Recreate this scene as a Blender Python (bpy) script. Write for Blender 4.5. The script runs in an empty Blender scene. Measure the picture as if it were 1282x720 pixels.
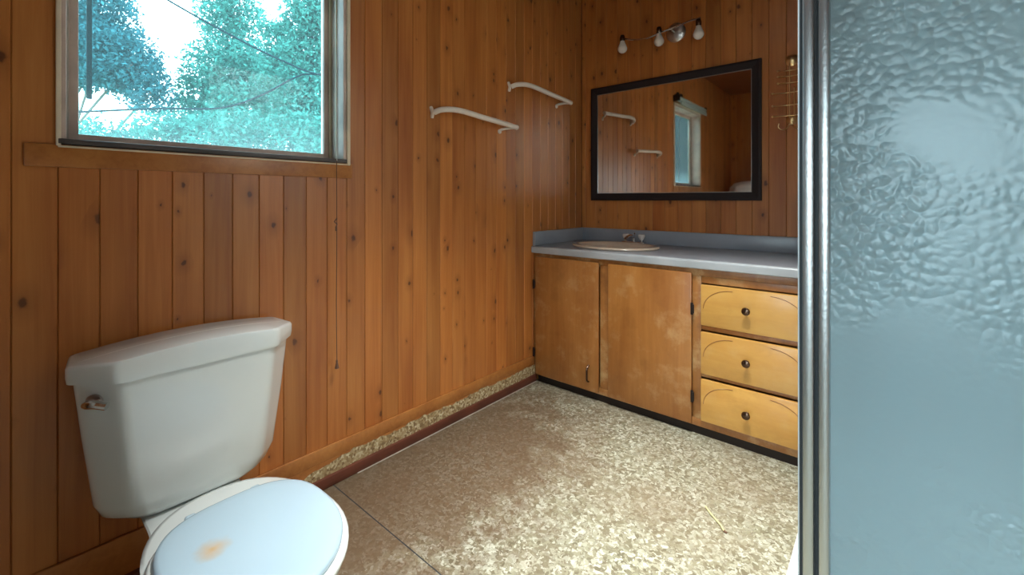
import bpy, bmesh, math, random
import numpy as np
from mathutils import Vector, Matrix
random.seed(7)
SC = bpy.context.scene
COL = SC.collection
PI = math.pi

H0 = 2.53
# ------------------------------------------------------------------ camera, world, lights, exposure
# corner of window wall (X=0) and vanity wall (Y=0) is the origin, floor z=0
cd = bpy.data.cameras.new('camera'); cam = bpy.data.objects.new('camera', cd); COL.objects.link(cam)
cam.location = (1.65, -2.70, 1.10)
cam.rotation_euler = (PI/2, 0, math.radians(40.4))
cd.sensor_width = 36; cd.lens = 554/1282*36; cd.shift_y = -110/1282
cd.clip_start = 0.02; cd.clip_end = 300
SC.camera = cam

w = bpy.data.worlds.new('world'); SC.world = w; w.use_nodes = True
nt = w.node_tree; nt.nodes.clear()
wo = nt.nodes.new('ShaderNodeOutputWorld'); bg = nt.nodes.new('ShaderNodeBackground')
tc = nt.nodes.new('ShaderNodeTexCoord'); sx = nt.nodes.new('ShaderNodeSeparateXYZ'); rp = nt.nodes.new('ShaderNodeValToRGB')
nt.links.new(tc.outputs['Generated'], sx.inputs[0]); nt.links.new(sx.outputs['Z'], rp.inputs[0])
rp.color_ramp.elements[0].position = 0.0; rp.color_ramp.elements[0].color = (0.72, 0.86, 1.0, 1)
rp.color_ramp.elements[1].position = 0.7; rp.color_ramp.elements[1].color = (0.62, 0.82, 1.0, 1)
nt.links.new(rp.outputs[0], bg.inputs[0]); bg.inputs[1].default_value = 4.0
nt.links.new(bg.outputs[0], wo.inputs[0])

def area(name, loc, rot, sx_, sy_, power, color, portal=False, spread=180):
    l = bpy.data.lights.new(name, 'AREA'); l.shape = 'RECTANGLE'; l.size = sx_; l.size_y = sy_
    l.energy = power; l.color = color; l.spread = math.radians(spread)
    if portal: l.cycles.is_portal = True
    o = bpy.data.objects.new(name, l); COL.objects.link(o); o.location = loc; o.rotation_euler = rot
    return o
# sky portal in the window opening, and an added unseen fill lamp in the doorway behind the camera
area('window_daylight', (-0.145, -2.185, 1.66), (0, -PI/2, 0), 0.80, 0.80, 1, (1, 1, 1), portal=True)
area('added_doorway_fill', (1.75, -4.10, 0.98), (PI/2-0.45, 0, 0), 0.80, 1.4, 4.2, (0.72, 0.92, 1.0), spread=84)
# added lamp in an invented ceiling well, out of frame: brightens mid floor
area('added_overhead_light', (1.22, -1.55, H0+0.40), (0, 0, 0), 0.5, 0.5, 13.5, (0.95, 0.99, 0.96), spread=72)
SC.view_settings.view_transform = 'Standard'; SC.view_settings.look = 'None'
SC.view_settings.gamma = 1; SC.view_settings.use_curve_mapping = False
SC.view_settings.exposure = 1.4

# ------------------------------------------------------------------ node helpers
def newmat(name):
    m = bpy.data.materials.new(name); m.use_nodes = True
    n = m.node_tree.nodes; b = n['Principled BSDF']
    return m, m.node_tree, b
def simple(name, col, rough=0.5, metal=0.0, coat=0.0, bump=0, bscale=80, trans=0, var=0.0, ior=None, emis=0):
    m, t, b = newmat(name)
    b.inputs['Base Color'].default_value = (*col, 1); b.inputs['Roughness'].default_value = rough
    b.inputs['Metallic'].default_value = metal; b.inputs['Coat Weight'].default_value = coat
    b.inputs['Transmission Weight'].default_value = trans
    if ior: b.inputs['IOR'].default_value = ior
    tcn = t.nodes.new('ShaderNodeTexCoord')
    nz = t.nodes.new('ShaderNodeTexNoise'); nz.inputs['Scale'].default_value = bscale; nz.inputs['Detail'].default_value = 4
    t.links.new(tcn.outputs['Object'], nz.inputs['Vector'])
    if var:
        nz2 = t.nodes.new('ShaderNodeTexNoise'); nz2.inputs['Scale'].default_value = 6; nz2.inputs['Detail'].default_value = 5
        t.links.new(tcn.outputs['Object'], nz2.inputs['Vector'])
        r = ramp(t, nz2.outputs['Fac'], [(0.3, tuple(c*(1-var) for c in col)), (0.7, tuple(min(1, c*(1+var*0.5)) for c in col))])
        t.links.new(r.outputs[0], b.inputs['Base Color'])
    if bump:
        bp = t.nodes.new('ShaderNodeBump'); bp.inputs['Strength'].default_value = bump; bp.inputs['Distance'].default_value = 0.002
        t.links.new(nz.outputs['Fac'], bp.inputs['Height']); t.links.new(bp.outputs[0], b.inputs['Normal'])
    return m
def ramp(t, src, stops, interp='LINEAR'):
    r = t.nodes.new('ShaderNodeValToRGB'); e = r.color_ramp.elements; r.color_ramp.interpolation = interp
    while len(e) < len(stops): e.new(0.5)
    for i, (p, c) in enumerate(stops):
        e[i].position = p; e[i].color = (*c, 1) if len(c) == 3 else c
    if src is not None: t.links.new(src, r.inputs[0])
    return r
def mixc(t, fac, a, b, mode='MIX'):
    m = t.nodes.new('ShaderNodeMix'); m.data_type = 'RGBA'; m.blend_type = mode
    for s, v in ((m.inputs['Factor'], fac), (m.inputs['A'], a), (m.inputs['B'], b)):
        if isinstance(v, (int, float)): s.default_value = v
        elif isinstance(v, tuple): s.default_value = (*v, 1)
        else: t.links.new(v, s)
    return m.outputs['Result']
def math_(t, op, a, b=None):
    m = t.nodes.new('ShaderNodeMath'); m.operation = op
    for i, v in enumerate((a, b)):
        if v is None: continue
        if isinstance(v, (int, float)): m.inputs[i].default_value = v
        else: t.links.new(v, m.inputs[i])
    return m.outputs[0]
def mapping(t, vec, scale):
    m = t.nodes.new('ShaderNodeMapping'); m.inputs['Scale'].default_value = scale; t.links.new(vec, m.inputs['Vector']); return m.outputs[0]

def wood(name, light, mid, dark, knots=True, rough=0.38, coat=0.25, grain=(45, 45, 1.6), knot_scale=(11, 7.0, 1.0), varamt=0.35, axis='z', wear=0.0):
    """long-grained wood; grain runs along local z (or x)"""
    m, t, b = newmat(name)
    tcn = t.nodes.new('ShaderNodeTexCoord'); oi = t.nodes.new('ShaderNodeObjectInfo')
    off = t.nodes.new('ShaderNodeVectorMath'); off.operation = 'SCALE'; off.inputs[0].default_value = (3.1, 7.7, 13.3)
    t.links.new(oi.outputs['Random'], off.inputs['Scale'])
    add = t.nodes.new('ShaderNodeVectorMath'); add.operation = 'ADD'
    t.links.new(tcn.outputs['Object'], add.inputs[0]); t.links.new(off.outputs[0], add.inputs[1])
    if axis == 'x':
        grain = (grain[2], grain[1], grain[0])
    # distortion shared by grain and knots
    n1 = t.nodes.new('ShaderNodeTexNoise'); n1.inputs['Scale'].default_value = 1; n1.inputs['Detail'].default_value = 6; n1.inputs['Roughness'].default_value = 0.6; n1.inputs['Distortion'].default_value = 0.6
    t.links.new(mapping(t, add.outputs[0], grain), n1.inputs['Vector'])
    n2 = t.nodes.new('ShaderNodeTexNoise'); n2.inputs['Scale'].default_value = 1; n2.inputs['Detail'].default_value = 3
    t.links.new(mapping(t, add.outputs[0], tuple(g*0.16 if g > 5 else g*0.7 for g in grain)), n2.inputs['Vector'])
    c1 = ramp(t, n1.outputs['Fac'], [(0.25, dark), (0.5, mid), (0.72, light)])
    c2 = ramp(t, n2.outputs['Fac'], [(0.3, dark), (0.55, mid), (0.75, light)])
    c = mixc(t, 0.55, c1.outputs[0], c2.outputs[0])
    # board to board tone
    v = ramp(t, oi.outputs['Random'], [(0.0, (1-varamt,)*3), (0.35, (1.0, 1.0, 1.0)), (0.6, (1-varamt*0.45, 1-varamt*0.6, 1-varamt*0.7)), (1.0, (1.08, 1.06, 1.0))])
    c = mixc(t, 1.0, c, v.outputs[0], 'MULTIPLY')
    if knots:
        vo = t.nodes.new('ShaderNodeTexVoronoi'); vo.feature = 'F1'; vo.inputs['Scale'].default_value = 1; vo.voronoi_dimensions = '2D'
        mp = t.nodes.new('ShaderNodeMapping'); mp.inputs['Scale'].default_value = knot_scale
        wv = t.nodes.new('ShaderNodeVectorMath'); wv.operation = 'SCALE'; wv.inputs['Scale'].default_value = 0.012
        wn = t.nodes.new('ShaderNodeTexNoise'); wn.inputs['Scale'].default_value = 60; t.links.new(add.outputs[0], wn.inputs['Vector']); t.links.new(wn.outputs['Color'], wv.inputs[0])
        aw = t.nodes.new('ShaderNodeVectorMath'); aw.operation = 'ADD'; t.links.new(add.outputs[0], aw.inputs[0]); t.links.new(wv.outputs[0], aw.inputs[1])
        sxz = t.nodes.new('ShaderNodeSeparateXYZ'); t.links.new(aw.outputs[0], sxz.inputs[0]); cxz = t.nodes.new('ShaderNodeCombineXYZ')
        t.links.new(sxz.outputs['X'], cxz.inputs['X']); t.links.new(sxz.outputs['Z'], cxz.inputs['Y'])
        t.links.new(cxz.outputs[0], mp.inputs['Vector']); t.links.new(mp.outputs[0], vo.inputs['Vector'])
        sep = t.nodes.new('ShaderNodeSeparateColor'); t.links.new(vo.outputs['Color'], sep.inputs[0])
        size = math_(t, 'MULTIPLY', math_(t, 'MAXIMUM', math_(t, 'SUBTRACT', sep.outputs[0], 0.5), 0.0), 0.27)
        d = math_(t, 'DIVIDE', vo.outputs['Distance'], math_(t, 'ADD', size, 0.0005))
        k = ramp(t, d, [(0.0, (1, 1, 1)), (0.55, (0.9,)*3), (0.8, (0.25,)*3), (1.0, (0, 0, 0))])
        c = mixc(t, k.outputs[0], c, (0.045, 0.016, 0.008))
        halo = ramp(t, math_(t, 'DIVIDE', d, 4.0), [(0.1, (0.45,)*3), (1.0, (0, 0, 0))])
        c = mixc(t, halo.outputs[0], c, tuple(x*0.55 for x in dark))
    if wear:
        nw = t.nodes.new('ShaderNodeTexNoise'); nw.inputs['Scale'].default_value = 7; nw.inputs['Detail'].default_value = 7; nw.inputs['Roughness'].default_value = 0.65
        t.links.new(add.outputs[0], nw.inputs['Vector'])
        c = mixc(t, ramp(t, nw.outputs['Fac'], [(0.52, (0,)*3), (0.68, (wear,)*3)]).outputs[0], c, (0.72, 0.50, 0.24))
        c = mixc(t, ramp(t, nw.outputs['Fac'], [(0.32, (wear*0.9,)*3), (0.46, (0,)*3)]).outputs[0], c, tuple(x*0.6 for x in dark))
    t.links.new(c, b.inputs['Base Color'])
    b.inputs['Roughness'].default_value = rough; b.inputs['Coat Weight'].default_value = coat; b.inputs['Coat Roughness'].default_value = 0.25
    bp = t.nodes.new('ShaderNodeBump'); bp.inputs['Strength'].default_value = 0.15; bp.inputs['Distance'].default_value = 0.002
    t.links.new(n1.outputs['Fac'], bp.inputs['Height']); t.links.new(bp.outputs[0], b.inputs['Normal'])
    return m

M = {}
M['pine'] = wood('knotty_pine', (0.66, 0.275, 0.072), (0.53, 0.19, 0.044), (0.34, 0.09, 0.018), varamt=0.25)
M['pine_x'] = wood('knotty_pine_horizontal', (0.55, 0.23, 0.06), (0.45, 0.17, 0.04), (0.30, 0.09, 0.02), axis='x', knots=False, varamt=0.1)
M['pine_dark'] = wood('pine_ceiling', (0.22, 0.07, 0.022), (0.18, 0.05, 0.015), (0.12, 0.03, 0.008), knots=False)
M['birch_door'] = wood('birch_door', (0.54, 0.24, 0.065), (0.42, 0.17, 0.04), (0.30, 0.10, 0.022), knots=False, rough=0.32, coat=0.4, grain=(26, 26, 1.8), varamt=0.06, wear=0.3)
M['birch_drawer'] = wood('birch_drawer', (0.76, 0.44, 0.12), (0.66, 0.35, 0.085), (0.54, 0.25, 0.055), knots=False, rough=0.32, coat=0.4, grain=(22, 22, 3.5), axis='x', varamt=0.05, wear=0.2)
M['birch_frame'] = wood('birch_frame', (0.46, 0.20, 0.06), (0.37, 0.15, 0.04), (0.25, 0.09, 0.022), knots=False, rough=0.4, grain=(30, 30, 2), varamt=0.05, wear=0.6)
M['mirror_frame'] = wood('dark_walnut', (0.022, 0.008, 0.008), (0.014, 0.005, 0.005), (0.008, 0.003, 0.003), knots=False, rough=0.7, coat=0.0, varamt=0.1)
M['red_strip'] = simple('dark_red_paint', (0.13, 0.035, 0.018), 0.5, var=0.4)
M['white_bead'] = simple('white_caulk', (0.45, 0.38, 0.31), 0.6, var=0.3)
M['laminate'] = simple('blue_grey_laminate', (0.30, 0.32, 0.36), 0.28, var=0.12, bump=0.05)
M['laminate_edge'] = simple('worn_laminate_edge', (0.42, 0.44, 0.46), 0.25, var=0.15)
M['sink'] = simple('almond_enamel', (0.66, 0.52, 0.40), 0.18, coat=0.5)
M['chrome'] = simple('chrome', (0.75, 0.75, 0.76), 0.12, 1.0)
M['chrome_dull'] = simple('dull_chrome', (0.55, 0.54, 0.53), 0.28, 1.0, bump=0.1)
M['brass'] = simple('brass', (0.90, 0.66, 0.34), 0.3, 1.0)
M['bronze'] = simple('antique_bronze', (0.10, 0.06, 0.04), 0.22, 0.9)
M['black_metal'] = simple('black_iron', (0.03, 0.022, 0.02), 0.45, 0.6)
M['acrylic'] = simple('acrylic_handle', (0.75, 0.68, 0.64), 0.15, coat=0.5)
M['bulb'] = simple('milk_glass', (0.80, 0.74, 0.66), 0.2, coat=0.5)
M['porcelain'] = simple('white_porcelain', (0.72, 0.755, 0.74), 0.22, coat=0.6, var=0.03)
M['towel_bar'] = simple('cream_plastic', (0.80, 0.70, 0.60), 0.35)
M['fibreglass'] = simple('white_fibreglass', (0.80, 0.83, 0.84), 0.3)
M['aluminium'] = simple('brushed_aluminium', (0.62, 0.64, 0.64), 0.35, 1.0, bump=0.2, bscale=200)
M['rubber'] = simple('dark_seal', (0.03, 0.035, 0.04), 0.6)
M['cord'] = simple('blind_cord', (0.16, 0.08, 0.05), 0.8)
M['cord_white'] = simple('white_cord', (0.7, 0.68, 0.65), 0.8)
M['blind'] = simple('grey_green_blind', (0.38, 0.46, 0.42), 0.7)
M['casing'] = simple('cream_casing', (0.80, 0.68, 0.50), 0.5, var=0.2)
M['sash'] = simple('weathered_sash', (0.66, 0.50, 0.42), 0.5, var=0.35, bump=0.3)
M['sash_dark'] = simple('grimy_metal_track', (0.10, 0.085, 0.08), 0.5, var=0.5)
M['white_enamel'] = simple('white_enamel', (0.85, 0.88, 0.90), 0.3)
M['door_paint'] = simple('off_white_paint', (0.7, 0.68, 0.62), 0.5)
M['bark'] = simple('bark', (0.14, 0.12, 0.10), 0.9, bump=0.5, bscale=20)
M['wire'] = simple('black_wire', (0.01, 0.02, 0.025), 0.9)
M['wire'].node_tree.nodes['Principled BSDF'].inputs['Specular IOR Level'].default_value = 0.05
M['straw'] = simple('dry_straw', (0.72, 0.62, 0.30), 0.7)
M['grass'] = simple('grass', (0.10, 0.20, 0.06), 0.9, var=0.4)

def leaf_mat(name, col):
    m = bpy.data.materials.new(name); m.use_nodes = True; t = m.node_tree; t.nodes.clear()
    o = t.nodes.new('ShaderNodeOutputMaterial'); d = t.nodes.new('ShaderNodeBsdfDiffuse'); tr = t.nodes.new('ShaderNodeBsdfTranslucent'); mx = t.nodes.new('ShaderNodeMixShader')
    g = t.nodes.new('ShaderNodeNewGeometry')
    r = ramp(t, g.outputs['Random Per Island'], [(0, tuple(c*0.55 for c in col)), (1, tuple(min(1, c*1.4) for c in col))])
    t.links.new(r.outputs[0], d.inputs[0]); t.links.new(r.outputs[0], tr.inputs[0])
    mx.inputs[0].default_value = 0.45; t.links.new(d.outputs[0], mx.inputs[1]); t.links.new(tr.outputs[0], mx.inputs[2]); t.links.new(mx.outputs[0], o.inputs[0])
    return m
M['leaf_a'] = leaf_mat('leaves_blue_green', (0.042, 0.145, 0.160))
M['leaf_b'] = leaf_mat('leaves_green', (0.062, 0.22, 0.175))

# vinyl floor with a curly chip print
def floor_mat():
    m, t, b = newmat('chip_pattern_vinyl')
    tcn = t.nodes.new('ShaderNodeTexCoord')
    nz = t.nodes.new('ShaderNodeTexNoise'); nz.inputs['Scale'].default_value = 48; nz.inputs['Detail'].default_value = 2
    t.links.new(tcn.outputs['Object'], nz.inputs['Vector'])
    dis = t.nodes.new('ShaderNodeVectorMath'); dis.operation = 'SCALE'; dis.inputs['Scale'].default_value = 0.045
    t.links.new(nz.outputs['Color'], dis.inputs[0])
    ad = t.nodes.new('ShaderNodeVectorMath'); ad.operation = 'ADD'; t.links.new(tcn.outputs['Object'], ad.inputs[0]); t.links.new(dis.outputs[0], ad.inputs[1])
    vo = t.nodes.new('ShaderNodeTexVoronoi'); vo.inputs['Scale'].default_value = 88; vo.feature = 'F1'
    t.links.new(ad.outputs[0], vo.inputs['Vector'])
    se = t.nodes.new('ShaderNodeSeparateColor'); t.links.new(vo.outputs['Color'], se.inputs[0])
    chips = ramp(t, se.outputs[0], [(0.0, (0.13, 0.115, 0.07)), (0.3, (0.25, 0.235, 0.155)), (0.55, (0.35, 0.34, 0.25)), (0.8, (0.54, 0.54, 0.44)), (1.0, (0.17, 0.155, 0.10))])
    ve = t.nodes.new('ShaderNodeTexVoronoi'); ve.inputs['Scale'].default_value = 88; ve.feature = 'DISTANCE_TO_EDGE'
    t.links.new(ad.outputs[0], ve.inputs['Vector'])
    ed = ramp(t, ve.outputs['Distance'], [(0.0, (1, 1, 1)), (0.10, (0, 0, 0))])
    n3 = t.nodes.new('ShaderNodeTexNoise'); n3.inputs['Scale'].default_value = 45; n3.inputs['Detail'].default_value = 3
    t.links.new(tcn.outputs['Object'], n3.inputs['Vector'])
    em = math_(t, 'MULTIPLY', ed.outputs[0], ramp(t, n3.outputs['Fac'], [(0.4, (0.1,)*3), (0.6, (0.9,)*3)]).outputs[0])
    c = mixc(t, em, chips.outputs[0], (0.14, 0.105, 0.065))
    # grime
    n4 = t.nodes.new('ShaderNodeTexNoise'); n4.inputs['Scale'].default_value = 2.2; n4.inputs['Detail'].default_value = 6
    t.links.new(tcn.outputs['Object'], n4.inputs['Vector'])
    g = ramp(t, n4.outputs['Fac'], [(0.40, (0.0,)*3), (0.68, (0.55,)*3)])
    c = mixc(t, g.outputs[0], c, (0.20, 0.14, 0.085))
    # darker brown patch on the toilet side of the floor, blotchy edge
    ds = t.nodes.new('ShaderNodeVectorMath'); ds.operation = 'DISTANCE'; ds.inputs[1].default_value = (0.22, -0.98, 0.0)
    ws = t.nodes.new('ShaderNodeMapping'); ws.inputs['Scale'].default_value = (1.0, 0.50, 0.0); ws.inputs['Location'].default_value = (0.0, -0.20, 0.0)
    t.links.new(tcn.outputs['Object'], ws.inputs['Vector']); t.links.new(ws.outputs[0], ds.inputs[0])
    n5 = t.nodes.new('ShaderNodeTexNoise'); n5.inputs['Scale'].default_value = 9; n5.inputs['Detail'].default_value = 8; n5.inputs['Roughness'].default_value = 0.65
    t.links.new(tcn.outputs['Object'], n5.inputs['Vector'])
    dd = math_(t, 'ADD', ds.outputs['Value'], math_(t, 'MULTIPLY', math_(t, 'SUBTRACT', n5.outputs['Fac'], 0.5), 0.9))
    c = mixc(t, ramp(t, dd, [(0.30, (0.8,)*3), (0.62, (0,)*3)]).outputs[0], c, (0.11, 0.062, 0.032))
    t.links.new(c, b.inputs['Base Color']); b.inputs['Roughness'].default_value = 0.45
    return m
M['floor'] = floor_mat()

def chipboard_mat():
    m, t, b = newmat('bare_chipped_baseboard')
    tcn = t.nodes.new('ShaderNodeTexCoord')
    vo = t.nodes.new('ShaderNodeTexVoronoi'); vo.inputs['Scale'].default_value = 110
    t.links.new(tcn.outputs['Object'], vo.inputs['Vector'])
    se = t.nodes.new('ShaderNodeSeparateColor'); t.links.new(vo.outputs['Color'], se.inputs[0])
    c = ramp(t, se.outputs[0], [(0, (0.20, 0.12, 0.05)), (0.4, (0.36, 0.25, 0.12)), (0.8, (0.50, 0.40, 0.23)), (1, (0.66, 0.57, 0.38))])
    t.links.new(c.outputs[0], b.inputs['Base Color']); b.inputs['Roughness'].default_value = 0.8
    bp = t.nodes.new('ShaderNodeBump'); bp.inputs['Strength'].default_value = 0.8; bp.inputs['Distance'].default_value = 0.004
    t.links.new(se.outputs[0], bp.inputs['Height']); t.links.new(bp.outputs[0], b.inputs['Normal'])
    return m
M['chipboard'] = chipboard_mat()

def lid_mat():
    m, t, b = newmat('toilet_lid_plastic')
    tcn = t.nodes.new('ShaderNodeTexCoord')
    def spot(c, r, soft=1.0):
        s = t.nodes.new('ShaderNodeVectorMath'); s.operation = 'DISTANCE'
        nz = t.nodes.new('ShaderNodeTexNoise'); nz.inputs['Scale'].default_value = 30; t.links.new(tcn.outputs['Object'], nz.inputs['Vector'])
        sc = t.nodes.new('ShaderNodeVectorMath'); sc.operation = 'SCALE'; sc.inputs['Scale'].default_value = 0.03; t.links.new(nz.outputs['Color'], sc.inputs[0])
        a = t.nodes.new('ShaderNodeVectorMath'); a.operation = 'ADD'; t.links.new(tcn.outputs['Object'], a.inputs[0]); t.links.new(sc.outputs[0], a.inputs[1])
        t.links.new(a.outputs[0], s.inputs[0]); s.inputs[1].default_value = (c[0]+0.015, c[1]+0.015, c[2]+0.015)
        return ramp(t, s.outputs['Value'], [(0, (0.85,)*3), (r, (0, 0, 0))]).outputs[0]
    c = mixc(t, spot((0.565, -0.080, 0.372), 0.038), (0.44, 0.58, 0.68), (0.62, 0.36, 0.11))
    t.links.new(c, b.inputs['Base Color']); b.inputs['Roughness'].default_value = 0.25; b.inputs['Coat Weight'].default_value = 0.3
    return m
M['lid'] = lid_mat()

def pane_mat():
    """window glass: clear, faint blue-green tint, dust film and cobweb smears along its lower edge"""
    m = bpy.data.materials.new('dusty_window_glass'); m.use_nodes = True; t = m.node_tree; t.nodes.clear()
    o = t.nodes.new('ShaderNodeOutputMaterial')
    tr = t.nodes.new('ShaderNodeBsdfTransparent'); tr.inputs[0].default_value = (0.82, 0.97, 0.98, 1)
    gl = t.nodes.new('ShaderNodeBsdfGlossy'); gl.inputs['Roughness'].default_value = 0.02
    df = t.nodes.new('ShaderNodeBsdfTranslucent'); df.inputs[0].default_value = (0.72, 0.95, 1.0, 1)
    fr = t.nodes.new('ShaderNodeFresnel'); fr.inputs[0].default_value = 1.3
    m1 = t.nodes.new('ShaderNodeMixShader'); m2 = t.nodes.new('ShaderNodeMixShader')
    t.links.new(fr.outputs[0], m1.inputs[0]); t.links.new(tr.outputs[0], m1.inputs[1]); t.links.new(gl.outputs[0], m1.inputs[2])
    tcn = t.nodes.new('ShaderNodeTexCoord'); sp = t.nodes.new('ShaderNodeSeparateXYZ'); t.links.new(tcn.outputs['Object'], sp.inputs[0])
    n = t.nodes.new('ShaderNodeTexNoise'); n.inputs['Scale'].default_value = 9; n.inputs['Detail'].default_value = 8; n.inputs['Distortion'].default_value = 2.5
    t.links.new(mapping(t, tcn.outputs['Object'], (1, 1, 3)), n.inputs['Vector'])
    low = ramp(t, math_(t, 'ADD', sp.outputs['Z'], math_(t, 'MULTIPLY', n.outputs['Fac'], 0.14)), [(0.0, (0,)*3), (0.02, (0.07,)*3), (0.22, (0.020,)*3)])
    t.links.new(low.outputs[0], m2.inputs[0]); t.links.new(m1.outputs[0], m2.inputs[1]); t.links.new(df.outputs[0], m2.inputs[2])
    t.links.new(m2.outputs[0], o.inputs[0])
    return m
M['pane'] = pane_mat()

def obscure_glass():
    """pebbled shower glass: body scatters, pebbles in relief"""
    m = bpy.data.materials.new('pebbled_shower_glass'); m.use_nodes = True; t = m.node_tree; t.nodes.clear()
    o = t.nodes.new('ShaderNodeOutputMaterial')
    tcn = t.nodes.new('ShaderNodeTexCoord')
    nz = t.nodes.new('ShaderNodeTexNoise'); nz.inputs['Scale'].default_value = 25; nz.inputs['Detail'].default_value = 2; t.links.new(tcn.outputs['Object'], nz.inputs['Vector'])
    sc = t.nodes.new('ShaderNodeVectorMath'); sc.operation = 'SCALE'; sc.inputs['Scale'].default_value = 0.02; t.links.new(nz.outputs['Color'], sc.inputs[0])
    a = t.nodes.new('ShaderNodeVectorMath'); a.operation = 'ADD'; t.links.new(tcn.outputs['Object'], a.inputs[0]); t.links.new(sc.outputs[0], a.inputs[1])
    vo = t.nodes.new('ShaderNodeTexVoronoi'); vo.feature = 'SMOOTH_F1'; vo.inputs['Scale'].default_value = 85; vo.inputs['Smoothness'].default_value = 0.5
    t.links.new(a.outputs[0], vo.inputs['Vector'])
    big = t.nodes.new('ShaderNodeTexNoise'); big.inputs['Scale'].default_value = 2.2; big.inputs['Detail'].default_value = 3; t.links.new(tcn.outputs['Object'], big.inputs['Vector'])
    bp = t.nodes.new('ShaderNodeBump'); bp.invert = True; bp.inputs['Distance'].default_value = 0.006
    t.links.new(ramp(t, big.outputs['Fac'], [(0.45, (0.04,)*3), (0.60, (0.85,)*3)]).outputs[0], bp.inputs['Strength'])
    t.links.new(vo.outputs['Distance'], bp.inputs['Height'])
    gl = t.nodes.new('ShaderNodeBsdfGlossy'); gl.inputs['Roughness'].default_value = 0.22; gl.inputs[0].default_value = (0.9, 0.97, 1, 1)
    rf = t.nodes.new('ShaderNodeBsdfRefraction'); rf.inputs['Roughness'].default_value = 0.25; rf.inputs['IOR'].default_value = 1.2; rf.inputs[0].default_value = (0.80, 0.93, 0.95, 1)
    df = t.nodes.new('ShaderNodeBsdfDiffuse'); df.inputs[0].default_value = (0.74, 0.90, 0.95, 1)
    tl = t.nodes.new('ShaderNodeBsdfTranslucent'); tl.inputs[0].default_value = (0.74, 0.92, 0.97, 1)
    for s in (gl, rf, df): t.links.new(bp.outputs[0], s.inputs['Normal'])
    def mx(f, x, y):
        q = t.nodes.new('ShaderNodeMixShader')
        if isinstance(f, float): q.inputs[0].default_value = f
        else: t.links.new(f, q.inputs[0])
        t.links.new(x, q.inputs[1]); t.links.new(y, q.inputs[2]); return q.outputs[0]
    s = mx(0.5, df.outputs[0], tl.outputs[0])
    s = mx(0.35, s, rf.outputs[0])
    fr = t.nodes.new('ShaderNodeFresnel'); fr.inputs[0].default_value = 1.5; t.links.new(bp.outputs[0], fr.inputs['Normal'])
    s = mx(math_(t, 'MULTIPLY', fr.outputs[0], 0.8), s, gl.outputs[0])
    t.links.new(s, o.inputs[0])
    return m
M['obscure'] = obscure_glass()

def mirror_mat():
    m, t, b = newmat('old_mirror_glass')
    b.inputs['Base Color'].default_value = (0.86, 0.84, 0.80, 1); b.inputs['Metallic'].default_value = 1.0; b.inputs['Roughness'].default_value = 0.03
    return m
M['mirror'] = mirror_mat()

# ------------------------------------------------------------------ mesh helpers
def bm_box(bm, x0, x1, y0, y1, z0, z1, bev=0.0, seg=2):
    r = bmesh.ops.create_cube(bm, size=1)
    vs = r['verts']
    bmesh.ops.scale(bm, vec=(x1-x0, y1-y0, z1-z0), verts=vs)
    bmesh.ops.translate(bm, vec=((x0+x1)/2, (y0+y1)/2, (z0+z1)/2), verts=vs)
    if bev:
        es = list({e for v in vs for e in v.link_edges})
        bmesh.ops.bevel(bm, geom=es, offset=bev, segments=seg, affect='EDGES', profile=0.5)
def bm_loft(bm, rings, cap=True, closed=True):
    vr = [[bm.verts.new(p) for p in r] for r in rings]
    n = len(rings[0])
    for a, b in zip(vr[:-1], vr[1:]):
        for i in range(n if closed else n-1):
            j = (i+1) % n
            bm.faces.new((a[i], a[j], b[j], b[i]))
    if cap:
        bm.faces.new(list(reversed(vr[0]))); bm.faces.new(vr[-1])
def bm_lathe(bm, prof, center=(0, 0, 0), axis='z', seg=24):
    """prof: [(r, h)]; axis direction"""
    c = Vector(center); rings = []
    ax = {'z': (Vector((1, 0, 0)), Vector((0, 1, 0)), Vector((0, 0, 1))),
          'x': (Vector((0, 1, 0)), Vector((0, 0, 1)), Vector((1, 0, 0))),
          '-y': (Vector((1, 0, 0)), Vector((0, 0, 1)), Vector((0, -1, 0)))}[axis]
    for r, h in prof:
        rings.append([c + ax[0]*max(r, 1e-4)*math.cos(2*PI*i/seg) + ax[1]*max(r, 1e-4)*math.sin(2*PI*i/seg) + ax[2]*h for i in range(seg)])
    bm_loft(bm, rings)
def bm_tube(bm, pts, r, seg=10, radii=None):
    pts = [Vector(p) for p in pts]; rings = []
    up = Vector((0, 0, 1)); prev = None
    for i, p in enumerate(pts):
        d = (pts[min(i+1, len(pts)-1)] - pts[max(i-1, 0)]).normalized()
        if prev is None:
            n = up.cross(d)
            if n.length < 1e-3: n = Vector((1, 0, 0)).cross(d)
        else: n = prev - d*prev.dot(d)
        n.normalize(); prev = n; b_ = d.cross(n)
        rr = radii[i] if radii else r
        rings.append([p + n*rr*math.cos(2*PI*k/seg) + b_*rr*math.sin(2*PI*k/seg) for k in range(seg)])
    bm_loft(bm, rings)
def smooth_path(ctrl, n=8):
    """catmull-rom"""
    c = [Vector(p) for p in ctrl]; c = [c[0]*2-c[1]] + c + [c[-1]*2-c[-2]]; out = []
    for i in range(1, len(c)-2):
        for k in range(n):
            t = k/n; p0, p1, p2, p3 = c[i-1:i+3]
            out.append(0.5*((2*p1) + (p2-p0)*t + (2*p0-5*p1+4*p2-p3)*t*t + (3*p1-p0-3*p2+p3)*t**3))
    out.append(c[-2]); return out
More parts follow.
